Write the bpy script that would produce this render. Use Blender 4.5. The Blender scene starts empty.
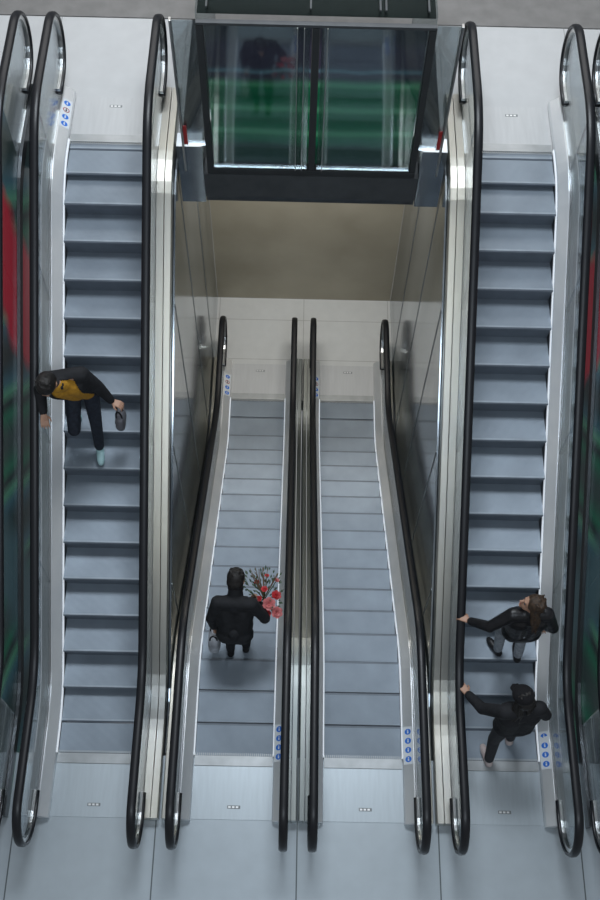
import bpy, bmesh, math, random
import numpy as np
from mathutils import Vector, Matrix, Quaternion
random.seed(4)
scene=bpy.context.scene
COL=scene.collection
PO=.3165;PC=.342
# ------------------------------------------------------------------ materials
def mat(name,color,rough=.5,metal=0.0,var=.12,vscale=6.0,stretch=(1,1,1),bump=0.0,bscale=60,emis=None,estr=0,coat=0,lo=None,hi=None):
    m=bpy.data.materials.new(name);m.use_nodes=True;nt=m.node_tree;N=nt.nodes;Lk=nt.links
    b=N['Principled BSDF'];b.inputs['Roughness'].default_value=rough;b.inputs['Metallic'].default_value=metal
    tc=N.new('ShaderNodeTexCoord');mp=N.new('ShaderNodeMapping');mp.inputs['Scale'].default_value=stretch
    Lk.new(tc.outputs['Object'],mp.inputs['Vector'])
    no=N.new('ShaderNodeTexNoise');no.inputs['Scale'].default_value=vscale;no.inputs['Detail'].default_value=4
    Lk.new(mp.outputs['Vector'],no.inputs['Vector'])
    rp=N.new('ShaderNodeValToRGB')
    c=color
    rp.color_ramp.elements[0].position=.3;rp.color_ramp.elements[1].position=.7
    rp.color_ramp.elements[0].color=(*lo,1) if lo else (c[0]*(1-var),c[1]*(1-var),c[2]*(1-var),1)
    rp.color_ramp.elements[1].color=(*hi,1) if hi else (min(1,c[0]*(1+var)),min(1,c[1]*(1+var)),min(1,c[2]*(1+var)),1)
    Lk.new(no.outputs['Fac'],rp.inputs['Fac']);Lk.new(rp.outputs['Color'],b.inputs['Base Color'])
    if bump>0:
        n2=N.new('ShaderNodeTexNoise');n2.inputs['Scale'].default_value=bscale
        Lk.new(mp.outputs['Vector'],n2.inputs['Vector'])
        bp=N.new('ShaderNodeBump');bp.inputs['Strength'].default_value=bump;bp.inputs['Distance'].default_value=.01
        Lk.new(n2.outputs['Fac'],bp.inputs['Height']);Lk.new(bp.outputs['Normal'],b.inputs['Normal'])
    if emis:
        b.inputs['Emission Color'].default_value=(*emis,1);b.inputs['Emission Strength'].default_value=estr
    if coat: b.inputs['Coat Weight'].default_value=coat
    return m
def tile_mat(name,c1,c2,mortar,w,h,rough=.35,offset=0.0,msize=.006,metal=0.0):
    m=mat(name,c1,rough,metal);nt=m.node_tree;N=nt.nodes;Lk=nt.links;b=N['Principled BSDF']
    tc=[n for n in N if n.type=='TEX_COORD'][0]
    br=N.new('ShaderNodeTexBrick');br.offset=offset
    br.inputs['Scale'].default_value=1;br.inputs['Brick Width'].default_value=w;br.inputs['Row Height'].default_value=h
    br.inputs['Mortar Size'].default_value=msize
    br.inputs['Color1'].default_value=(*c1,1);br.inputs['Color2'].default_value=(*c2,1);br.inputs['Mortar'].default_value=(*mortar,1)
    Lk.new(tc.outputs['Object'],br.inputs['Vector'])
    mx=N.new('ShaderNodeMixRGB');mx.blend_type='MULTIPLY';mx.inputs[0].default_value=.25
    rp=[n for n in N if n.type=='VALTORGB'][0]
    rp.color_ramp.elements[0].color=(.75,.75,.75,1);rp.color_ramp.elements[1].color=(1,1,1,1)
    Lk.new(br.outputs['Color'],mx.inputs[1]);Lk.new(rp.outputs['Color'],mx.inputs[2]);Lk.new(mx.outputs[0],b.inputs['Base Color'])
    return m
def glass_mat(name,tint=(.86,.90,.90),trans=.78,rough=.03,gl=(.9,.92,.95)):
    m=bpy.data.materials.new(name);m.use_nodes=True;nt=m.node_tree;N=nt.nodes;Lk=nt.links
    N.remove(N['Principled BSDF']);o=N['Material Output']
    t=N.new('ShaderNodeBsdfTransparent');t.inputs[0].default_value=(*tint,1)
    g=N.new('ShaderNodeBsdfGlossy');g.inputs['Roughness'].default_value=rough;g.inputs['Color'].default_value=(*gl,1)
    fr=N.new('ShaderNodeLayerWeight');fr.inputs['Blend'].default_value=.35
    ma=N.new('ShaderNodeMath');ma.operation='MULTIPLY_ADD';ma.inputs[1].default_value=.75;ma.inputs[2].default_value=1-trans-.18;ma.use_clamp=True
    Lk.new(fr.outputs['Fresnel'],ma.inputs[0])
    mx=N.new('ShaderNodeMixShader');Lk.new(ma.outputs[0],mx.inputs[0]);Lk.new(t.outputs[0],mx.inputs[1]);Lk.new(g.outputs[0],mx.inputs[2])
    Lk.new(mx.outputs[0],o.inputs['Surface']);return m
M={}
M['rubber']=mat('black_rubber',(.006,.007,.010),.38,0,.1)
M['steel']=mat('brushed_steel',(.62,.62,.61),.28,1,.08,3,(1,.3,1))
M['steel_bright']=mat('bright_steel',(.80,.82,.84),.34,.5,.05,1.2,(1,.6,1),lo=(.66,.69,.72),hi=(.95,.95,.94))
M['steel_warm']=mat('warm_steel',(.5,.48,.42),.40,1,.14,.8,(1,.5,.5),lo=(.40,.41,.41),hi=(.70,.66,.56))
M['steel_mid']=mat('divider_steel',(.2,.22,.21),.40,.9,.14,.9,(1,.5,.5),lo=(.22,.245,.25),hi=(.40,.42,.40))
M['steel_dark']=mat('dark_steel',(.12,.13,.14),.35,.9,.1)
M['panel_grey']=mat('grey_panel',(.24,.27,.29),.3,.7,.1)
M['glass']=glass_mat('balustrade_glass')
M['glass_dark']=glass_mat('tinted_glass',(.82,.87,.86),.97,.04)
M['glass_roof']=glass_mat('roof_glass',(.26,.30,.30),.86,.25,(.5,.53,.53))
M['trimglow']=mat('glowing_skirt_trim',(.90,.93,.96),.4,.2,.02,emis=(.86,.93,1.0),estr=.40)  # steel trim, no lamp: its bright line is an added glow
M['comb']=mat('comb_metal',(.40,.42,.43),.4,.6)
M['plate']=mat('landing_plate',(.50,.56,.60),.36,.5,.04,5,(6,.6,1))
M['plate_up']=mat('landing_plate_upper',(.56,.57,.575),.5,.2,.04,5,(6,.6,1))
M['beige']=mat('beige_wall',(.34,.30,.22),.5,0,.18,.6,lo=(.29,.26,.19),hi=(.46,.42,.33))
M['floor_mid']=tile_mat('mid_floor_tiles',(.49,.55,.59),(.47,.53,.575),(.14,.16,.17),1.4,3.5,.34,0,.007,.45)
M['floor_up']=tile_mat('upper_floor_tiles',(.57,.58,.585),(.545,.555,.56),(.34,.34,.34),1.37,1.9,.45,0,.005)
M['floor_low']=tile_mat('lower_floor_tiles',(.66,.67,.66),(.64,.65,.64),(.42,.42,.41),1.3,.72,.4,0,.005)
M['brown']=mat('grey_brown_floor',(.20,.195,.19),.5)
M['slab']=mat('slab_edge',(.035,.04,.043),.7,0)
M['slab_face']=mat('slab_face_steel',(.085,.092,.098),.5,.3)
M['wallpanel']=mat('reflective_wall_panel',(.2,.22,.24),.12,.85,.25,.9,(1,2.2,.4),lo=(.22,.26,.30),hi=(.48,.53,.57))
def step_mat():
    m=mat('step_aluminium',(.25,.295,.345),.42,.35,.10,3);nt=m.node_tree;N=nt.nodes;Lk=nt.links;b=N['Principled BSDF']
    tc=[n for n in N if n.type=='TEX_COORD'][0]
    w=N.new('ShaderNodeTexWave');w.bands_direction='X';w.inputs['Scale'].default_value=28
    Lk.new(tc.outputs['Object'],w.inputs['Vector'])
    bp=N.new('ShaderNodeBump');bp.inputs['Strength'].default_value=.3;bp.inputs['Distance'].default_value=.004
    Lk.new(w.outputs['Fac'],bp.inputs['Height']);Lk.new(bp.outputs['Normal'],b.inputs['Normal']);return m
M['step']=step_mat()
M['riser']=mat('step_riser',(.17,.20,.24),.5,.2,.1)
M['stepdark']=mat('step_edge_dark',(.14,.165,.195),.5,.3)
M['steplite']=mat('step_edge_light',(.32,.37,.42),.45,.3)
def painted_refl_mat(name,cols,scale,vec=(1,1,1),rough=.12,dist=3.0,em=0,red=None,bd='DIAGONAL',nz_amt=.4):  # wavy colour bands that paint glass reflections into the surface
    m=mat(name,(.1,.1,.1),rough,.0);nt=m.node_tree;N=nt.nodes;Lk=nt.links;b=N['Principled BSDF']
    rp=[n for n in N if n.type=='VALTORGB'][0];mp=[n for n in N if n.type=='MAPPING'][0];tc=[n for n in N if n.type=='TEX_COORD'][0]
    mp.inputs['Scale'].default_value=vec
    w=N.new('ShaderNodeTexWave');w.inputs['Scale'].default_value=scale;w.inputs['Distortion'].default_value=dist;w.inputs['Detail'].default_value=1;w.inputs['Detail Scale'].default_value=.8
    w.bands_direction=bd
    Lk.new(mp.outputs['Vector'],w.inputs['Vector']);Lk.new(w.outputs['Fac'],rp.inputs['Fac'])
    cr=rp.color_ramp
    while len(cr.elements)>1: cr.elements.remove(cr.elements[-1])
    cr.elements[0].position=0;cr.elements[0].color=(*cols[0],1)
    for i,c in enumerate(cols[1:]):
        e=cr.elements.new((i+1)/(len(cols)-1));e.color=(*c,1)
    out=rp.outputs['Color']
    for rd in (red or []):
        axis,a,bb,colr,soft=rd
        sp=N.new('ShaderNodeSeparateXYZ');Lk.new(tc.outputs['Object'],sp.inputs[0])
        nz=N.new('ShaderNodeTexNoise');nz.inputs['Scale'].default_value=1.5;Lk.new(tc.outputs['Object'],nz.inputs['Vector'])
        ad=N.new('ShaderNodeMath');ad.operation='MULTIPLY_ADD';ad.inputs[1].default_value=nz_amt;Lk.new(nz.outputs['Fac'],ad.inputs[0]);Lk.new(sp.outputs[axis],ad.inputs[2])
        r2=N.new('ShaderNodeMapRange');r2.inputs[1].default_value=a;r2.inputs[2].default_value=a+soft;Lk.new(ad.outputs[0],r2.inputs[0])
        r3=N.new('ShaderNodeMapRange');r3.inputs[1].default_value=bb+soft;r3.inputs[2].default_value=bb;Lk.new(ad.outputs[0],r3.inputs[0])
        ml=N.new('ShaderNodeMath');ml.operation='MULTIPLY';Lk.new(r2.outputs[0],ml.inputs[0]);Lk.new(r3.outputs[0],ml.inputs[1])
        mx=N.new('ShaderNodeMixRGB');Lk.new(ml.outputs[0],mx.inputs[0]);Lk.new(out,mx.inputs[1]);mx.inputs[2].default_value=(*colr,1)
        out=mx.outputs[0]
    Lk.new(out,b.inputs['Base Color'])
    if em:
        Lk.new(out,b.inputs['Emission Color']);b.inputs['Emission Strength'].default_value=em
    return m
M['painted_refl']=painted_refl_mat('painted_glass_reflections',[(.03,.05,.05),(.015,.12,.07),(.015,.02,.025),(.06,.20,.13),(.03,.09,.12),(.015,.03,.03)],.42,(1,.5,.6),.25,3,.2,red=[(1,3.65,4.6,(.36,.012,.03),.15),(1,1.2,1.9,(.05,.10,.12),.3)])  # red and green glass reflections painted in as colour, slightly emissive
M['green_refl']=painted_refl_mat('painted_green_reflections',[(.004,.13,.06),(.005,.15,.07),(.006,.17,.075),(.005,.15,.065),(.08,.34,.18)],1.0,(.8,1,1.0),.5,1.6,.34,red=[(2,1.16,2.3,(.055,.05,.085),.10),(2,1.30,1.34,(.12,.22,.28),.03),(2,1.60,2.6,(.028,.03,.045),.12),(2,-1,.36,(.006,.05,.03),.06)],bd='Z',nz_amt=.18)  # enclosure's green reflections and streaks painted as faintly glowing bands
M['white']=mat('white_sticker',(.80,.83,.86),.4,0,.03)
M['blue']=mat('blue_sign',(.03,.20,.75),.4,0,.05)
M['red']=mat('red_sign',(.40,.03,.03),.4,0,.05)
M['mark']=mat('dark_marking',(.05,.05,.06),.4)
M['markg']=mat('grey_marking',(.22,.24,.25),.4)

# ------------------------------------------------------------------ mesh helpers
def mk(name,verts,faces,mats,parent=None,smooth=False,loc=(0,0,0),fm=None,recalc=True):
    me=bpy.data.meshes.new(name);me.from_pydata([tuple(v) for v in verts],[],faces)
    if not isinstance(mats,(list,tuple)):mats=[mats]
    for m in mats: me.materials.append(m)
    if fm:
        for i,p in enumerate(me.polygons):p.material_index=fm[i]
    if recalc:
        bm=bmesh.new();bm.from_mesh(me);bmesh.ops.recalc_face_normals(bm,faces=bm.faces);bm.to_mesh(me);bm.free()
    if smooth:
        for p in me.polygons:p.use_smooth=True
    o=bpy.data.objects.new(name,me);o.location=loc;COL.objects.link(o)
    if parent:o.parent=parent
    return o
def boxv(x0,x1,y0,y1,z0,z1):
    v=[(x,y,z) for x in(x0,x1) for y in(y0,y1) for z in(z0,z1)]
    f=[(0,1,3,2),(4,6,7,5),(0,4,5,1),(2,3,7,6),(0,2,6,4),(1,5,7,3)];return v,f
def box(name,x0,x1,y0,y1,z0,z1,m,parent=None,bev=0.0):
    v,f=boxv(x0,x1,y0,y1,z0,z1);o=mk(name,v,f,m,parent)
    if bev>0:
        md=o.modifiers.new('b','BEVEL');md.width=bev;md.segments=2
    return o
def merge(parts):
    V=[];F=[];K=[]
    for v,f,k in parts:
        n=len(V);V+=list(v);F+=[tuple(i+n for i in q) for q in f];K+=[k]*len(f)
    return V,F,K
def struct(o):
    o['kind']='structure';return o
def sweep(path,sec,normal=True):
    V=[];F=[];n=len(sec);P=[np.array(p,float) for p in path]
    for i,p in enumerate(P):
        t=P[min(i+1,len(P)-1)]-P[max(i-1,0)];t/=np.linalg.norm(t)
        nn=np.array([-t[1],t[0]]) if normal else np.array([0,1.])
        for sx,sn in sec: V.append((sx,p[0]+nn[0]*sn,p[1]+nn[1]*sn))
    for i in range(len(P)-1):
        for j in range(n):
            k=(j+1)%n;F.append((i*n+j,i*n+k,(i+1)*n+k,(i+1)*n+j))
    F.append(tuple(range(n)));F.append(tuple((len(P)-1)*n+j for j in range(n)))
    return V,F
# ------------------------------------------------------------------ escalator
HG=.52;HH=.95;NR=.35;NX=.97
def profile(L,R,fa,fb):
    s=math.atan2(R,L-fa-fb);pts=[(-3,0)]
    r=1.1;t=r*math.tan(abs(s)/2)
    def arc(c,d0,d1):
        a=np.array(c)-np.array(d0)*t;b=np.array(c)+np.array(d1)*t;c=np.array(c)
        return [tuple((1-u)**2*a+2*u*(1-u)*c+u*u*b) for u in np.linspace(0,1,9)]
    dF=(1,0);dS=(math.cos(s),math.sin(s))
    pts+=arc((fa,0),dF,dS)+arc((L-fb,R),dS,dF)+[(L+3,R)]
    Y=[p[0] for p in pts];Z=[p[1] for p in pts]
    return lambda y:float(np.interp(y,Y,Z))
zout=profile(5.471,2.935,.557,.446)
zcen=profile(5.769,-2.651,1.064,.689)
def tread(y,z,d=PO):
    return z((math.floor(y/d)+.5)*d)
def rail_path(z,L,off=0.0):
    hh=HH;r=NR;c0=-NX+r;c1=L+NX-r;P=[]
    P.append((c0+.20,z(0)+hh-2*r))
    for a in np.linspace(-90,-270,17): P.append((c0+(r)*math.cos(math.radians(a)),z(-1)+hh-r+r*math.sin(math.radians(a))))
    ys=np.arange(c0+.12,c1-.05,.12)
    for y in ys:P.append((y,z(y)+hh))
    for a in np.linspace(90,-90,17): P.append((c1+r*math.cos(math.radians(a)),z(L+1)+hh-r+r*math.sin(math.radians(a))))
    P.append((c1-.20,z(L)+hh-2*r))
    return P
def escalator(X,z,L,label,dneg,dpos,steps=True,painted_refl=None,up=True,stick=()):
    E=bpy.data.objects.new('escalator',None);E.empty_display_size=.4;E.location=(X,0,0);COL.objects.link(E)
    E['label']=label;E['category']='escalator'
    path=rail_path(z,L)
    for sg,dw in((-1,dneg),(1,dpos)):
        fm_=bool(painted_refl and sg==painted_refl)
        x0=sg*HG
        w=.042
        sec=[(x0+a*w,b) for a,b in((-1,-.012),(-.95,.008),(-.6,.02),(0,.024),(.6,.02),(.95,.008),(1,-.012),(.7,-.02),(-.7,-.02))]
        v,f=sweep(path,sec);mk('handrail',v,f,M['rubber'],E,True)
        sec=[(x0-.022,-.021),(x0+.022,-.021),(x0+.018,-.055),(x0-.018,-.055)]
        v,f=sweep(path,sec);mk('handrail_guide',v,f,M['steel'],E)
        c0=-NX+NR;c1=L+NX-NR;bnds=[c0+.1]+list(np.linspace(.35,L-.35,5))+[c1-.1]
        lo=.14;hi=HH-.045
        for k in range(len(bnds)-1):
            a,b=bnds[k]+.004,bnds[k+1]-.004
            ys=list(np.linspace(a,b,10))
            top=[(y,z(y)+hi) for y in ys];bot=[(y,z(y)+lo) for y in ys]
            poly=bot+top[::-1]
            if k==0:
                r=NR-.045;poly=bot+top[::-1]+[(c0+r*math.cos(math.radians(q)),z(-1)+HH-NR+r*math.sin(math.radians(q))) for q in np.linspace(95,262,14)]+[(c0-.0,z(-1)+lo)]
            if k==len(bnds)-2:
                r=NR-.045;poly=bot+[(c1,z(L+1)+lo)]+[(c1+r*math.cos(math.radians(q)),z(L+1)+HH-NR+r*math.sin(math.radians(q))) for q in np.linspace(-82,85,14)]+top[::-1]
            n=len(poly);V=[(x0-.005,p[0],p[1]) for p in poly]+[(x0+.005,p[0],p[1]) for p in poly]
            F=[tuple(range(n)),tuple(range(2*n-1,n-1,-1))]+[(i,(i+1)%n,(i+1)%n+n,i+n) for i in range(n)]
            mt=M['painted_refl'] if fm_ and 0<k<len(bnds)-2 else M['glass']
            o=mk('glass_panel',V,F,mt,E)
            bm=bmesh.new();bm.from_mesh(o.data);bmesh.ops.triangulate(bm,faces=[q for q in bm.faces if len(q.verts)>4],ngon_method='EAR_CLIP');bm.to_mesh(o.data);bm.free()
        ys=list(np.linspace(c0-.02,c1+.02,64));dp=[(y,z(y)) for y in ys]
        v,f=sweep(dp,[(sg*.405,.045),(sg*.412,.075),(sg*.50,.14),(sg*.513,.14),(sg*.513,.02),(sg*.405,.02)],False);mk('inner_deck',v,f,M['steel_bright'],E)
        v,f=sweep([(y,z(y)) for y in np.linspace(.0,L,50)],[(sg*.398,.018),(sg*.404,.018),(sg*.404,-.30),(sg*.398,-.30)],False);mk('skirt_panel',v,f,M['steel_dark'],E)
        v,f=sweep([(y,z(y)) for y in np.linspace(.0,L,50)],[(sg*.396,.048),(sg*.4045,.056),(sg*.4045,.02),(sg*.396,.02)],False);mk('skirt_trim',v,f,M['trimglow'],E)
        m1=HG+.008;mid=m1+(dw-m1)*.5
        if fm_:
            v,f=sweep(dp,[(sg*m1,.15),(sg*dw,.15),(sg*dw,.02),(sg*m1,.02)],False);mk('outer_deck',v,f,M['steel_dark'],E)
        else:
            dm=M['steel_mid'] if dw<.66 else M['steel_warm']
            v,f=sweep(dp,[(sg*m1,.15),(sg*(mid-.004),.15),(sg*(mid-.004),.02),(sg*m1,.02)],False);mk('outer_deck',v,f,dm,E)
            v,f=sweep(dp,[(sg*(mid+.004),.145),(sg*(dw-.01),.145),(sg*dw,.135),(sg*dw,.02),(sg*(mid+.004),.02)],False);mk('outer_deck',v,f,dm,E)
        V=[];F=[]
        for i,y in enumerate(ys):
            b=z(y)-.85 if .02<y<L-.02 else z(y)+.004
            V+=[(sg*(dw-.02),y,z(y)+.019),(sg*dw,y,z(y)+.019),(sg*dw,y,b),(sg*(dw-.02),y,b)]
            if i:
                a=4*(i-1);c=4*i;F+=[(a+j,a+(j+1)%4,c+(j+1)%4,c+j) for j in range(4)]
        F+=[(0,1,2,3),tuple(len(V)-4+j for j in range(4))]
        mk('side_cladding',V,F,M['painted_refl'] if fm_ else M['panel_grey'],E)
    for e,sgn in((0,-1),(L,1)):
        zz=z(e);pm=M['plate'] if zz==0 else M['plate_up']
        ya,yb=sorted((e+sgn*.10,e+sgn*.62));box('landing_plate',-.402,.402,ya,yb,zz+.002,zz+.006,pm,E)
        parts=[];ya,yb=sorted((e+sgn*.0,e+sgn*.098));v,f=boxv(-.396,.396,ya,yb,zz+.003,zz+.016);parts.append((v,f,0))
        for i in range(40):
            xx=-.39+i*.02;ya,yb=sorted((e-sgn*.03,e+sgn*.005));v,f=boxv(xx-.004,xx+.004,ya,yb,zz+.006,zz+.012);parts.append((v,f,0))
        V,F,K=merge(parts);mk('comb_plate',V,F,M['comb'],E)
        ya=e+sgn*.50
        parts=[(*boxv(.02-.065,.02+.065,ya-.016,ya+.016,zz+.0065,zz+.0075),0)]
        for q in range(3): parts.append((*boxv(-.035+q*.038,-.01+q*.038,ya-.009,ya+.009,zz+.0076,zz+.0082),1))
        V,F,K=merge(parts);mk('nameplate',V,F,[M['markg'],M['steel_bright']],E,fm=K)
    for sg,ye,kind in stick:
        if kind=='deck':
            P=lambda u,y,h=0:(sg*(.408+u*.094),y,z(y)+.072+.070*u+h+.005)
        else:
            P=lambda u,y,h=0:(sg*(.545+u*.088),y,z(y)+.152+h+.002)
        n=4
        V=[P(.02,ye-.19),P(.98,ye-.19),P(.98,ye+.19),P(.02,ye+.19)];F=[(0,1,2,3)];K=[0]
        for q in range(n):
            cy=ye-.138+q*.092;b=len(V)
            V+=[P(.5+.31*math.cos(t),cy+.030*math.sin(t),.0015) for t in np.linspace(0,2*math.pi,20,endpoint=False)];F.append(tuple(range(b,b+20)))
            redq=(ye>4 and q==2);K.append(2 if redq else 1)
            if redq:
                b=len(V);V+=[P(.5+.23*math.cos(t),cy+.022*math.sin(t),.0022) for t in np.linspace(0,2*math.pi,20,endpoint=False)];F.append(tuple(range(b,b+20)));K.append(0)
            b=len(V);V+=[P(.43,cy-.017,.003),P(.57,cy-.017,.003),P(.57,cy+.006,.003),P(.43,cy+.006,.003)];F.append((b,b+1,b+2,b+3));K.append(3 if redq else 0)
            b=len(V);V+=[P(.5+.07*math.cos(t),cy+.014+.006*math.sin(t),.003) for t in np.linspace(0,2*math.pi,8,endpoint=False)];F.append(tuple(range(b,b+8)));K.append(3 if redq else 0)
        mk('safety_sticker',V,F,[M['white'],M['blue'],M['red'],M['mark']],E,fm=K,recalc=False)
    if steps:
        d=PO if up else PC;n=int(math.ceil(L/d));ov=.037
        for q in range(n):
            y=q*d
            ya=max(y,.0);yb=min(y+d,L)
            if yb-ya<.06: continue
            zt=min(max(z(y+d/2),min(z(0),z(L))),max(z(0),z(L)))
            zl=z(y-d/2) if up else z(y+1.5*d)
            drop=max(.03,zt-zl)+.03
            if up:
                ye=min(yb+ov,L)
                if abs(z(y+1.5*d)-zt)<.03: ye=yb-.006
                prof=[(ye,zt-.03),(ye,zt),(ya+.012,zt),(ya+.002,zt-.012)]
                for u in np.linspace(.15,1,6): prof.append((ya+.004+.035*math.sin(u*math.pi*.5),zt-drop*u))
                back=[(ye,zt-drop)]
            else:
                ye=max(ya-ov,0)
                if abs(z(y-.5*d)-zt)<.03: ye=ya+.006
                prof=[(ye,zt-.03),(ye,zt),(yb-.012,zt),(yb-.002,zt-.012)]
                for u in np.linspace(.15,1,6): prof.append((yb-.004-.035*math.sin(u*math.pi*.5),zt-drop*u))
                back=[(ye,zt-drop)]
            pr=prof+back;m=len(pr);F=[];K=[]
            V=[(-.394,p[0],p[1]) for p in pr]+[(.394,p[0],p[1]) for p in pr]
            for i in range(m):
                F.append((i,(i+1)%m,(i+1)%m+m,i+m));K.append(0 if i in(0,1) else 1)
            F+=[tuple(range(m)),tuple(range(2*m-1,m-1,-1))];K+=[1,1]
            yn=(ya+.012,ya+.030) if up else (yb-.028,yb-.012)
            b=len(V);V+=[(-.392,yn[0],zt+.0012),(.392,yn[0],zt+.0012),(.392,yn[1],zt+.0012),(-.392,yn[1],zt+.0012)]
            F.append((b,b+1,b+2,b+3));K.append(2)
            mk('step',V,F,[M['step'],M['riser'],M['stepdark'] if not up else M['steplite']],E,fm=K,recalc=True)
    return E
esc_l=escalator(-2.05,zout,5.471,'rising escalator carrying one man beside the void',.68,.68,stick=((-1,5.75,'deck'),(-1,5.75,'outer')))
esc_r=escalator(2.05,zout,5.471,'rising escalator carrying two women in black jackets',.68,.68,stick=((1,.10,'deck'),))
esc_cl=escalator(-.657,zcen,5.769,'descending escalator carrying a person with a bouquet',.68,.648,up=False,stick=((1,.12,'deck'),(-1,5.95,'deck')))
esc_cr=escalator(.657,zcen,5.769,'empty descending escalator with black handrails',.648,.68,up=False,stick=((1,.12,'deck'),(-1,5.95,'deck')))
esc_fl=escalator(-3.425,zout,5.471,'neighbouring escalator with dark green and red reflections painted on glass balustrade',.68,.56,steps=False,painted_refl=1)
esc_fr=escalator(3.425,zout,5.471,'neighbouring escalator with dark green reflections painted on glass balustrade',.56,.68,steps=False,painted_refl=-1,stick=((-1,5.75,'deck'),))
for e in(esc_l,esc_r,esc_cl,esc_cr,esc_fl,esc_fr): e['group']='parallel mall escalators'

# ------------------------------------------------------------------ shell
ZU=2.935;ZL=-2.651
struct(box('floor',-4.6,4.6,-3.4,-.004,-.3,0,M['floor_mid']))
struct(box('floor',-4.6,-1.32,5.476,7.28,ZU-.4,ZU,M['floor_up']))
struct(box('floor',1.32,4.6,5.476,7.28,ZU-.4,ZU,M['floor_up']))
struct(box('floor',-5.5,5.5,7.285,12,ZU-.4,ZU+.01,M['brown']))
struct(box('floor',-1.343,1.343,5.774,7.6,ZL-.3,ZL,M['floor_low']))
struct(box('wall_back',-1.343,1.343,7.605,7.7,ZL,2.5,M['beige']))
struct(box('ceiling',-1.315,1.315,5.30,7.28,ZU-.42,ZU,M['slab']))
struct(box('trim_1',-1.07,1.07,5.07,5.295,ZU-.30,ZU+.02,M['slab_face']))
struct(box('trim_92',-1.07,1.07,5.16,5.29,ZU-.47,ZU-.31,M['steel_dark']))
struct(box('trim_90',-1.32,-1.075,5.12,5.295,ZU-.45,ZU+.35,M['wallpanel']))
struct(box('trim_91',1.075,1.32,5.12,5.295,ZU-.45,ZU+.35,M['wallpanel']))
for sg,nm in((-1,'wall_left'),(1,'wall_right')):
    ys=list(np.linspace(.02,7.6,60));V=[];F=[]
    for i,y in enumerate(ys):
        t=zout(y)+.0 if y<5.4 else ZU-.42
        V+=[(sg*1.345,y,t),(sg*1.362,y,t),(sg*1.362,y,ZL),(sg*1.345,y,ZL)]
        if i:
            a=4*(i-1);c=4*i;F+=[(a+j,a+(j+1)%4,c+(j+1)%4,c+j) for j in range(4)]
    F+=[(0,1,2,3),tuple(len(V)-4+j for j in range(4))]
    struct(mk(nm,V,F,M['wallpanel']))
k=2
for sg in(-1,1):
    for y in(1.6,2.8,4.0,5.2,6.4):
        t=(zout(y) if y<5.4 else ZU-.43)-.02
        struct(box('trim_%d'%k,min(sg*1.343,sg*1.339),max(sg*1.343,sg*1.339),y-.006,y+.006,ZL+.01,t,M['panel_grey']));k+=1
# ------------------------------------------------------------------ glazed enclosure on the slab edge
G=bpy.data.objects.new('glazed_enclosure',None);G.location=(0,5.1,ZU+.02);COL.objects.link(G)
G['label']='dark framed glass enclosure with green reflections painted on panels inside';G['category']='glass enclosure'
H=1.85;W=1.00
box('frame_beam',-W-.03,W+.03,-.02,.08,0,.07,M['slab'],G,.006)
box('frame_beam',-W-.03,W+.03,-.015,.03,H-.03,H,M['slab_face'],G,.004)
for x in(-W,0,W): box('frame_post',x-.03,x+.03,-.015,.05,.075,H-.04,M['slab'],G,.004)
for x in(-.10,.10,-.16): box('glass_fin',x-.004,x+.004,-.03,.04,.08,H-.05,M['steel'],G)
for s in(-1,1):
    a,b=sorted((s*.05,s*(W-.04)));box('glass_pane',a,b,.0,.012,.075,H-.04,M['glass_dark'],G)
    a,b=sorted((s*.035,s*(W-.035)));box('reflection_panel',a,b,.085,.10,.02,H-.06,M['green_refl'],G)
    a,b=sorted((s*(W+.035),s*(W+.24)));box('side_glass',a,b,.02,.035,.35,H-.02,M['glass'],G)
    a,b=sorted((s*(W+.24),s*(W+.26)));box('corner_post',a,b,.0,.05,.0,H,M['steel'],G,.004)
    a,b=sorted((s*(W+.20),s*(W+.235)));box('red_sign',a,b,-.0,.015,.38,.62,M['red'],G,.002)
    a,b=sorted((s*(W+.04),s*(W+.05)));box('side_glass',a,b,.20,1.9,.0,H-.06,M['glass_dark'],G)
box('roof_panel',-W-.03,W+.03,.16,2.1,H-.055,H-.035,M['glass_roof'],G,.004)
for x in(-.95,-.05,.55,.60,.97): box('roof_rail',x-.008,x+.008,.2,2.0,H-.028,H-.01,M['slab_face'],G)

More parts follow.
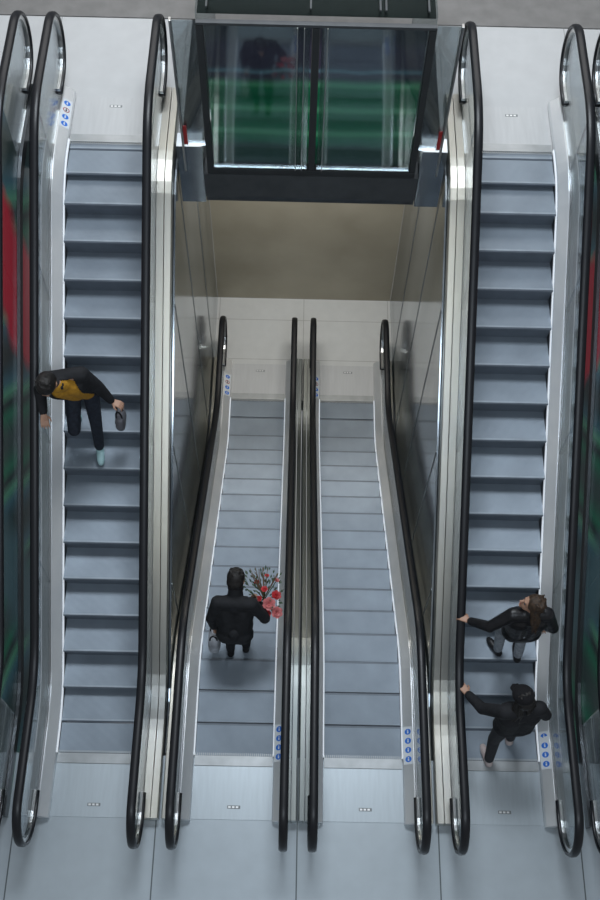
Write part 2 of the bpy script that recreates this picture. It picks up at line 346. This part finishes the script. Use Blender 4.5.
# ------------------------------------------------------------------ people
def V3(*a): return Vector(a)
def caps(bm,a,b,ra,rb):
    a=Vector(a);b=Vector(b)
    for c,r in((a,ra),(b,rb)):
        bmesh.ops.create_icosphere(bm,subdivisions=2,radius=r,matrix=Matrix.Translation(c))
    d=b-a
    if d.length>1e-4:
        q=d.to_track_quat('Z','Y').to_matrix().to_4x4()
        bmesh.ops.create_cone(bm,cap_ends=True,segments=14,radius1=ra,radius2=rb,depth=d.length,matrix=Matrix.Translation((a+b)/2)@q)
def ell(bm,c,r,R=None):
    mt=Matrix.Translation(Vector(c))@(R.to_4x4() if R else Matrix())@Matrix.Diagonal((*r,1))
    bmesh.ops.create_icosphere(bm,subdivisions=3,radius=1,matrix=mt)
def finish(bm,name,m,parent,base,voxel,smooth=3,cut=None,solid=0):
    for v in bm.verts:v.co-=base
    me=bpy.data.meshes.new(name);bm.to_mesh(me);bm.free()
    o=bpy.data.objects.new(name+'_t',me);COL.objects.link(o)
    md=o.modifiers.new('r','REMESH');md.mode='VOXEL';md.voxel_size=voxel
    sm=o.modifiers.new('s','SMOOTH');sm.iterations=smooth;sm.factor=.5
    bpy.context.view_layer.update();dg=bpy.context.evaluated_depsgraph_get()
    nm=bpy.data.meshes.new_from_object(o.evaluated_get(dg));bpy.data.objects.remove(o)
    nm.name=name;nm.materials.clear();nm.materials.append(m)
    if cut:
        b2=bmesh.new();b2.from_mesh(nm);dl=[f for f in b2.faces if cut(f.calc_center_median()+base)]
        bmesh.ops.delete(b2,geom=dl,context='FACES');b2.to_mesh(nm);b2.free()
    for p in nm.polygons:p.use_smooth=True
    r=bpy.data.objects.new(name,nm);COL.objects.link(r)
    if parent:r.parent=parent
    else:r.location=base
    if solid:
        md=r.modifiers.new('so','SOLIDIFY');md.thickness=solid
    return r
def ik(a,t,l1,l2,pole):
    a=Vector(a);t=Vector(t);d=t-a;D=min(d.length,(l1+l2)*.995);d.normalize()
    x=(l1*l1-l2*l2+D*D)/(2*D);h=math.sqrt(max(0,l1*l1-x*x))
    p=Vector(pole);p=(p-d*p.dot(d)).normalized()
    return a+d*x+p*h, a+d*D
def hand(bm,wr,d,n,thumb_side,curl,s=1.0):
    d=d.normalized();n=(n-d*n.dot(d)).normalized();sd=d.cross(n).normalized()*thumb_side
    L=[.95,1.05,1.0,.8]
    for i in range(4):
        o=(1.5-i)*.022
        k=wr+d*.085*s+sd*o*s
        caps(bm,wr+d*.01+sd*o*.55*s,k,.014*s,.0115*s)
        p=k;dd=(d+sd*(1.5-i)*.07).normalized();ang=0
        for sl,rr in((.036,.0085),(.026,.0078),(.020,.0068)):
            ang+=curl;q=p+(dd*math.cos(ang)+n*math.sin(ang))*sl*L[i]*s
            caps(bm,p,q,rr*s+.0008,rr*s);p=q
    p=wr+d*.02*s+sd*.022*s;q=p+(d*.6+sd*.7+n*.25).normalized()*.045*s;caps(bm,p,q,.012*s,.010*s)
    r=q+(d*.85+sd*.2+n*.45).normalized()*.034*s;caps(bm,q,r,.0098*s,.008*s)
def person(label,base,head_deg,s,feet,hands,look,cols,lean=.0,side=0.0,hair='short',curl=.5,openj=False,pel=None,sh=1.0,palmn=(0,0,-1),footdir=None,hat=False,splay=.6,hs=1.0):
    base=Vector(base);a=math.radians(head_deg);fw=V3(math.cos(a),math.sin(a),0);rt=V3(math.sin(a),-math.cos(a),0);up=V3(0,0,1)
    pelv=Vector(pel) if pel else base+up*.91*s
    chest=pelv+(up*.33+fw*lean*.6+rt*side*.6)*s
    nk=chest+(up*.19+fw*lean*.5+rt*side*.5)*s
    hf=Vector(look).normalized();hu=(up-hf*up.dot(hf)).normalized();hr=hf.cross(hu)
    hc=nk+(up*.10+fw*.03+hf*.015+rt*side*.3)*s
    R=Matrix((hr,hf,hu)).transposed()
    hips=[pelv+(-rt*.09-up*.03)*s,pelv+(rt*.09-up*.03)*s]
    shs=[chest+(-rt*.175*sh+up*.125)*s,chest+(rt*.175*sh+up*.125)*s]
    bm=bmesh.new()
    caps(bm,hips[0],hips[1],.095*s,.095*s)
    for q in(-.05,.05): caps(bm,pelv+rt*q*s,chest+rt*q*1.3*s,.085*s,.10*s)
    caps(bm,shs[0],shs[1],.05*s,.05*s);caps(bm,chest+up*.06*s,nk,.085*s,.055*s);caps(bm,nk,hc,.052*s,.05*s)
    h_=s*hs
    def hp(x,y,z): return hc+(hr*x+hf*y+hu*z)*h_
    def he(b_,c,r): ell(b_,c,tuple(q*h_ for q in r),R)
    he(bm,hp(0,-.005,.035),(.074,.092,.092));he(bm,hp(0,.02,-.03),(.058,.068,.078))
    caps(bm,hp(0,.083,.022),hp(0,.108,-.012),.009*s,.014*s)
    for e in(-1,1): he(bm,hp(e*.076,-.005,.005),(.010,.018,.030))
    caps(bm,hp(-.025,.084,.042),hp(.025,.084,.042),.010*s,.010*s)
    he(bm,hp(0,.078,-.045),(.024,.014,.010));he(bm,hp(0,.066,-.085),(.025,.02,.018))
    legs=[];arms=[]
    fds=footdir or [fw,fw]
    for i in(0,1):
        ft=Vector(feet[i]);an=ft+up*.095*s
        kn,an=ik(hips[i],an,.435*s,.42*s,fw+rt*(.12 if i else -.12));legs.append((hips[i],kn,an))
        caps(bm,hips[i],kn,.075*s,.052*s);caps(bm,kn,an,.050*s,.036*s)
        fd=Vector(fds[i]).normalized();caps(bm,an-up*.04*s-fd*.02*s,ft+up*.035*s+fd*.14*s,.034*s,.026*s)
        wt=Vector(hands[i]);el,wr=ik(shs[i],wt,.29*s,.26*s,(rt*(splay if i else -splay)-fw*.6-up*.6));arms.append((shs[i],el,wr))
        caps(bm,shs[i],el,.044*s,.036*s);caps(bm,el,wr,.036*s,.026*s)
        fd=(wr-el).normalized();pn=Vector(palmn if not isinstance(palmn,list) else palmn[i])
        if abs(pn.normalized().dot(fd))>.9: pn=-fw
        hd=fd
        if abs(pn.z)>.5 and fd.z<-.15: hd=(fd-V3(0,0,fd.z*.85)).normalized() if (fd-V3(0,0,fd.z)).length>.2 else fd
        sdv=hd.cross((pn-hd*pn.dot(hd)).normalized()).normalized()
        ts=1 if sdv.dot(-rt if i else rt)*1.0+sdv.dot(fw)*.6>0 else -1
        hand(bm,wr,hd,pn,ts,curl if not isinstance(curl,list) else curl[i],s)
    body=finish(bm,'person',cols['skin'],None,base,.0055,2)
    body['label']=label;body['category']='person'
    for e in(-1,1):
        bm=bmesh.new();he(bm,hp(e*.030,.083,.022)-base,(.012,.006,.007))
        me=bpy.data.meshes.new('eye');bm.to_mesh(me);bm.free();me.materials.append(M['mark']);o=bpy.data.objects.new('eye',me);COL.objects.link(o);o.parent=body
    bm=bmesh.new();he(bm,hp(0,.091,-.045)-base,(.022,.005,.006))
    me=bpy.data.meshes.new('mouth');bm.to_mesh(me);bm.free();me.materials.append(cols['lips']);o=bpy.data.objects.new('mouth',me);COL.objects.link(o);o.parent=body
    bm=bmesh.new()
    caps(bm,hips[0]+up*.02,hips[1]+up*.02,.112*s,.112*s);caps(bm,pelv,pelv+up*.08*s,.11*s,.11*s)
    for h,k,an in legs:
        caps(bm,h,k,.095*s,.068*s);caps(bm,k,k+(an-k)*.5,.068*s,.060*s);caps(bm,k+(an-k)*.5,an+(k-an)*.06,.060*s,.054*s)
    finish(bm,'trousers',cols['trousers'],body,base,.011,3)
    for i,(h,k,an) in enumerate(legs):
        fd=Vector(fds[i]).normalized();bm=bmesh.new()
        caps(bm,an-fd*.03*s-up*.05*s,an+fd*.12*s-up*.058*s,.044*s,.044*s);caps(bm,an+fd*.12*s-up*.06*s,an+fd*.155*s-up*.064*s,.044*s,.034*s)
        caps(bm,an-up*.03*s,an-up*.01*s,.045*s,.045*s)
        lo=an.z-.095*s+.002
        for v in bm.verts: v.co.z=max(v.co.z,lo)
        sh_=finish(bm,'shoe',cols['shoe'],body,base,.009,2)
        for v in sh_.data.vertices: v.co.z=max(v.co.z,lo-base.z)
    if openj:
        bm=bmesh.new()
        for q in(-.055,.055): caps(bm,pelv-up*.02*s+rt*q*s,chest+rt*q*1.4*s,.122*s,.130*s)
        caps(bm,chest+up*.06*s,nk-up*.03*s,.11*s,.072*s)
        finish(bm,'shirt',cols['shirt'],body,base,.011,3)
    bm=bmesh.new()
    caps(bm,hips[0]+up*.03*s,hips[1]+up*.03*s,.128*s,.128*s)
    bulk=1.08 if openj else 1
    for q in(-.06,.06): caps(bm,pelv+rt*q*s,chest+rt*q*1.5*s,.122*s*bulk,.134*s*bulk)
    caps(bm,shs[0],shs[1],.078*s*bulk,.078*s*bulk);caps(bm,chest+up*.06*s,nk-up*.02*s,.11*s,.078*s)
    for i,(sv,el,wr) in enumerate(arms):
        caps(bm,sv,el,.074*s*bulk,.060*s*bulk);caps(bm,el,el+(wr-el)*.9,.060*s*bulk,.046*s)
        mid=(sv+el)/2;ell(bm,mid,(.07*s,.066*s,.05*s));ell(bm,el,(.064*s,.064*s,.05*s))
    cut=None
    if openj:
        def cut(p):
            l=p-pelv;l=l-(fw*lean*1.8+rt*side*1.8)*max(0,l.z);return abs(l.dot(rt))<.145*s and l.dot(fw)>.0*s and -.2<l.z<.55*s
    finish(bm,'jacket',cols['jacket'],body,base,.011,3,cut,.012 if openj else 0)
    bm=bmesh.new()
    for q in range(12):
        t=q/12*2*math.pi
        if openj and math.sin(t)>.6: continue
        p=nk-up*.03*s+(rt*math.cos(t)*.075+fw*math.sin(t)*.075)*s;caps(bm,p,p+up*.02*s,.018*s,.014*s)
    finish(bm,'collar',cols['jacket'],body,base,.009,2)
    bm=bmesh.new();he(bm,hp(0,-.018,.05),(.087,.098,.092));he(bm,hp(0,-.05,.01),(.082,.066,.078))
    rnd=random.Random(3)
    for q in range(50):
        t=rnd.uniform(0,6.28);u=rnd.uniform(.2,1);p=hp(.072*math.cos(t)*u,-.02+.078*math.sin(t)*u,.055+.080*math.sqrt(max(0,1-u*u*.9)))
        caps(bm,p,p+(hr*rnd.uniform(-.025,.025)-hf*.015+hu*.010)*s,.014*s,.008*s)
    if hair=='long':
        bk=hf.xy.to_3d()
        for q in range(26):
            t=math.pi*(1.0+q/25);p=hp(.078*math.cos(t),.078*math.sin(t)*.8,.02)
            l=rnd.uniform(.24,.40)*s
            p2=p-up*l*.5+(-bk*.06+hr*.03*math.cos(t))*s+V3(rnd.uniform(-.02,.02),rnd.uniform(-.02,.02),0);p3=p-up*l+(-bk*.10+hr*.085*math.cos(t))*s+V3(rnd.uniform(-.03,.03),rnd.uniform(-.03,.03),0)
            caps(bm,p,p2,.018*s,.020*s);caps(bm,p2,p3,.020*s,.007*s)
    finish(bm,'hair',cols['hair'],body,base,.0075,1)
    if hat:
        bm=bmesh.new();he(bm,hp(0,-.008,.075),(.096,.110,.078))
        for x in(-.045,-.02,0,.02,.045): caps(bm,hp(x,.06,.06),hp(x*.8,.16-abs(x)*.4,.045),.014*s,.010*s)
        finish(bm,'cap',M['cap'],body,base,.008,2)
    return body,arms
sk=mat('skin_tone',(.50,.29,.20),.5,0,.06);lips=mat('lip_tone',(.35,.10,.09),.5)
M['cap']=mat('black_wool',(.004,.004,.006),.9,0,.3,40,bump=.4)
blk=mat('black_cotton',(.010,.011,.014),.8,0,.35,14,bump=.5,bscale=25)
leath=mat('black_leather',(.010,.010,.012),.38,0,.35,14,bump=.6,bscale=22)
navy=mat('dark_denim',(.018,.024,.038),.85,0,.3,30,bump=.3)
grey=mat('grey_denim',(.30,.33,.37),.85,0,.25,30,bump=.3)
tan=mat('charcoal_trousers',(.035,.036,.042),.85,0,.2,30,bump=.3)
must=mat('mustard_knit',(.50,.25,.02),.85,0,.15,30,bump=.4)
hb=mat('black_hair',(.012,.010,.009),.5,0,.4,60,(1,1,.2),bump=.6,bscale=120)
hbr=mat('brown_hair',(.055,.032,.018),.5,0,.6,60,(1,1,.2),bump=.6,bscale=120)
shoe_c=mat('pale_teal_trainers',(.45,.68,.70),.5,0,.1)
shoe_b=mat('black_shoes',(.015,.015,.017),.45)
shoe_p=mat('pale_shoes',(.60,.50,.48),.5)
# man striding down: front foot one step below the rear foot
zf=tread(2.70,zout);zr=tread(3.0,zout)
p1,a1=person('man in dark jacket and mustard top walking down escalator',(-2.18,2.80,zf),-78,.93,
  [(-2.08,2.72,zf),(-2.31,2.97,zr)],[(-1.84,2.84,zf+.80),(-2.46,2.60,zf+1.0)],(-.1,-1,-1.2),
  dict(skin=sk,lips=lips,trousers=navy,shoe=shoe_c,jacket=blk,shirt=must,hair=hb),lean=.22,side=.18,openj=True,pel=(-2.17,2.96,zf+.89),footdir=[(.15,-1,0),(-.35,-1,0)],splay=.30,hs=1.15)
zc=tread(1.1,zcen,PC)
p2,a2=person('person in black jacket holding bouquet and bag, seen from behind',(-.68,1.14,zc),88,.90,
  [(-.74,1.12,zc),(-.58,1.17,zc)],[(-.89,1.16,zc+.72),(-.44,1.38,zc+.88)],(.15,1,-.9),
  dict(skin=sk,lips=lips,trousers=blk,shoe=shoe_b,jacket=blk,shirt=blk,hair=hb),lean=.32,curl=[1.0,1.0],palmn=[(1,0,0),(-1,0,0)],pel=(-.67,1.08,zc+.78),hs=1.15,sh=1.08)
z2=tread(.98,zout)
p3,a3=person('woman with brown hair in black leather jacket gripping handrail',(2.12,.93,z2+.0),92,.92,
  [(2.03,1.04,tread(1.04,zout)),(2.23,.98,tread(.98,zout))],[(1.60,1.04,zout(1.04)+1.0),(2.38,1.04,z2+.80)],(-.85,.15,.3),
  dict(skin=sk,lips=lips,trousers=grey,shoe=shoe_b,jacket=leath,shirt=blk,hair=hbr),lean=.03,hair='long',curl=[.45,.5],pel=(2.12,.99,z2+.85),footdir=[(-.5,.8,0),(0,1,0)],hs=1.08)
z0=zout(.15)
p4,a4=person('woman in black cap and coat holding escalator handrail',(2.07,.14,z0),97,.95,
  [(1.93,.0,z0),(2.16,.22,z0)],[(1.60,.42,z0+1.0),(2.34,.30,z0+.86)],(-.5,.9,-.5),
  dict(skin=sk,lips=lips,trousers=tan,shoe=shoe_p,jacket=blk,shirt=blk,hair=hb),lean=.04,hair='long',curl=[.45,.5],pel=(2.04,.16,z0+.91),hat=True,footdir=[(-.3,1,0),(0,1,0)],hs=1.08)
def bag(name,label,c,w,d,h,m,top):
    c=Vector(c);e=bpy.data.objects.new(name,None);e.location=c;COL.objects.link(e);e['label']=label;e['category']='bag'
    V=[];F=[];n=20;R_=[(0,.55),(.02,.85),(.3,1),(.7,.95),(.95,.75),(1,.6)]
    for hz,sc in R_:
        for i in range(n):
            t=2*math.pi*i/n;cx=math.copysign(abs(math.cos(t))**.6,math.cos(t));sy=math.copysign(abs(math.sin(t))**.6,math.sin(t))
            V.append((cx*w/2*sc,sy*d/2*sc,hz*h-h))
    for k in range(len(R_)-1):
        for i in range(n): F.append((k*n+i,k*n+(i+1)%n,(k+1)*n+(i+1)%n,(k+1)*n+i))
    F+=[tuple(range(n)),tuple(len(V)-n+i for i in range(n))]
    mk('bag_body',V,F,m,e,True)
    for s in(-1,1):
        pts=[(math.cos(t)*w*.28,s*d*.2,math.sin(t)*top-.01) for t in np.linspace(0,math.pi,12)]
        bm=bmesh.new()
        for a,b in zip(pts[:-1],pts[1:]): caps(bm,a,b,.008,.008)
        me=bpy.data.meshes.new('bag_handle');bm.to_mesh(me);bm.free();me.materials.append(blk);o=bpy.data.objects.new('bag_handle',me);COL.objects.link(o);o.parent=e
    return e
bm_grey=mat('grey_leather',(.14,.14,.16),.5,0,.4,12);bm_white=mat('pale_fabric',(.42,.44,.48),.6,0,.5,9)
w1=a1[0][2];bag('handbag','small grey handbag carried in the man\'s hand',(w1.x+.05,w1.y-.03,w1.z-.19),.10,.22,.18,bm_grey,.12)
w2=a2[0][2];bag('shopping_bag','pale grey shopping bag hanging from a hand',(w2.x-.01,w2.y-.02,w2.z-.21),.13,.26,.26,bm_white,.13)
hw=a2[1][2];B=bpy.data.objects.new('flower_bouquet',None);bb=hw+V3(.06,.03,0);B.location=bb;COL.objects.link(B)
B['label']='bouquet of red flowers and leafy twigs held upright';B['category']='flowers'
stem=mat('green_stem',(.05,.10,.03),.6);leaf=mat('green_leaf',(.05,.085,.045),.5,0,.4);petal=mat('red_petal',(.45,.025,.03),.5,0,.35,20);pink=mat('pink_petal',(.58,.16,.16),.5,0,.3,20)
rnd=random.Random(8)
tips=[V3(*t) for t in((.05,-.09,.12),(.12,.01,.10),(.0,.05,.16),(.13,-.16,.07),(-.05,-.03,.10),(-.08,.14,.12),(.12,.17,.10),(.02,.21,.12),(.03,-.17,.06))]
bm=bmesh.new()
for tp in tips:
    caps(bm,tp*-.7,tp,.005,.004)
me=bpy.data.meshes.new('stems');bm.to_mesh(me);bm.free();me.materials.append(stem);o=bpy.data.objects.new('stems',me);COL.objects.link(o);o.parent=B
def flower(c,nrm,R_,m):
    q=nrm.to_track_quat('Z','Y').to_matrix();V=[];F=[]
    for ring,(n,rr,tilt) in enumerate(((6,1,.35),(6,.75,.8),(5,.45,1.3))):
        for i in range(n):
            t=2*math.pi*(i+.5*ring)/n;b=len(V)
            for u,w in((0,.08),(.35,.32),(.75,.42),(1,.22)):
                for s in(-1,0,1):
                    rad=rr*u*math.cos(tilt*.8);z=rr*u*math.sin(tilt)*.8-.06*abs(s)
                    p=V3(math.cos(t)*rad-math.sin(t)*w*s*rr,math.sin(t)*rad+math.cos(t)*w*s*rr,z)
                    V.append(c+q@(p*R_))
            for k in range(3):
                for s in(0,1): a=b+k*3+s;F.append((a,a+1,a+4,a+3))
    mk('blossom',V,F,m,B,True,recalc=False)
for i,tp in enumerate(tips):
    flower(tp,(tp+V3(0,0,.3)).normalized(),(.070,.054,.036,.062,.032,.028,.030,.026,.048)[i],petal if i%3 else pink)
V=[];F=[]
for i in range(110):
    if i<50: t=rnd.uniform(0,6.28);r=rnd.uniform(.05,.17)
    else: t=rnd.uniform(.6,2.9);r=rnd.uniform(.10,.30)
    c=V3(r*math.cos(t),r*math.sin(t)*1.0,rnd.uniform(.0,.13));d=V3(math.cos(t),math.sin(t),rnd.uniform(-.1,.9)).normalized();s=d.cross(V3(0,0,1)).normalized()
    l=rnd.uniform(.03,.06);b=len(V);V+=[c,c+d*l*.5+s*.010,c+d*l,c+d*l*.5-s*.010];F.append((b,b+1,b+2,b+3))
o=mk('foliage',V,F,leaf,B,recalc=False)
bm=bmesh.new()
for i in range(14):
    t=rnd.uniform(.7,2.9);p=V3(0,0,.05);d=V3(math.cos(t)*.7,math.sin(t)*.8,rnd.uniform(.3,.7))
    q=p+d*.23;caps(bm,p,q,.005,.004);q2=q+(d+V3(rnd.uniform(-.5,.5),rnd.uniform(-.5,.5),0))*.09;caps(bm,q,q2,.004,.003)
me=bpy.data.meshes.new('twigs');bm.to_mesh(me);bm.free();me.materials.append(mat('brown_twig',(.14,.09,.05),.7));o=bpy.data.objects.new('twigs',me);COL.objects.link(o);o.parent=B

# ------------------------------------------------------------------ lights
def area(n,loc,rot,sx,sy,e,c):
    l=bpy.data.lights.new(n,'AREA');l.shape='RECTANGLE';l.size=sx;l.size_y=sy;l.energy=e;l.color=c
    o=bpy.data.objects.new(n,l);o.location=loc;o.rotation_euler=[math.radians(a) for a in rot];COL.objects.link(o);return o
area('ceiling_light',(0,6.5,13.5),(-10,0,0),4,3,760,(.86,.93,1))
area('ceiling_light',(0,-4.8,13.5),(30,0,0),7,2,380,(.80,.90,1))
area('ceiling_light',(0,6.4,2.4),(0,0,0),1.8,.9,85,(1,.96,.90))
area('ceiling_light',(0,9.0,7),(-22,0,0),9,1.5,120,(1,.98,.96))
w=bpy.data.worlds.new('World');scene.world=w;w.use_nodes=True;nt=w.node_tree;bg=nt.nodes['Background']
tc=nt.nodes.new('ShaderNodeTexCoord');no=nt.nodes.new('ShaderNodeTexNoise');no.inputs['Scale'].default_value=3.2;no.inputs['Detail'].default_value=3
rp=nt.nodes.new('ShaderNodeValToRGB');rp.color_ramp.elements[0].position=.40;rp.color_ramp.elements[1].position=.60
rp.color_ramp.elements[0].color=(.07,.09,.12,1);rp.color_ramp.elements[1].color=(.60,.62,.63,1)
nt.links.new(tc.outputs['Generated'],no.inputs['Vector']);nt.links.new(no.outputs['Fac'],rp.inputs['Fac']);nt.links.new(rp.outputs['Color'],bg.inputs['Color'])
bg.inputs['Strength'].default_value=.54
scene.view_settings.view_transform='Standard'
# ------------------------------------------------------------------ camera
c=bpy.data.cameras.new('camera');c.sensor_fit='VERTICAL';c.sensor_height=36;c.lens=1092.34*36/900
co=bpy.data.objects.new('camera',c);COL.objects.link(co);co.location=(-.123,-2.42,11.316)
co.rotation_mode='QUATERNION'
Rm=Matrix.Rotation(math.radians(-.8),3,'Z')@Matrix.Rotation(math.radians(90-62.199),3,'X')@Matrix.Rotation(math.radians(1.939),3,'Z')
co.rotation_quaternion=Rm.to_quaternion();scene.camera=co
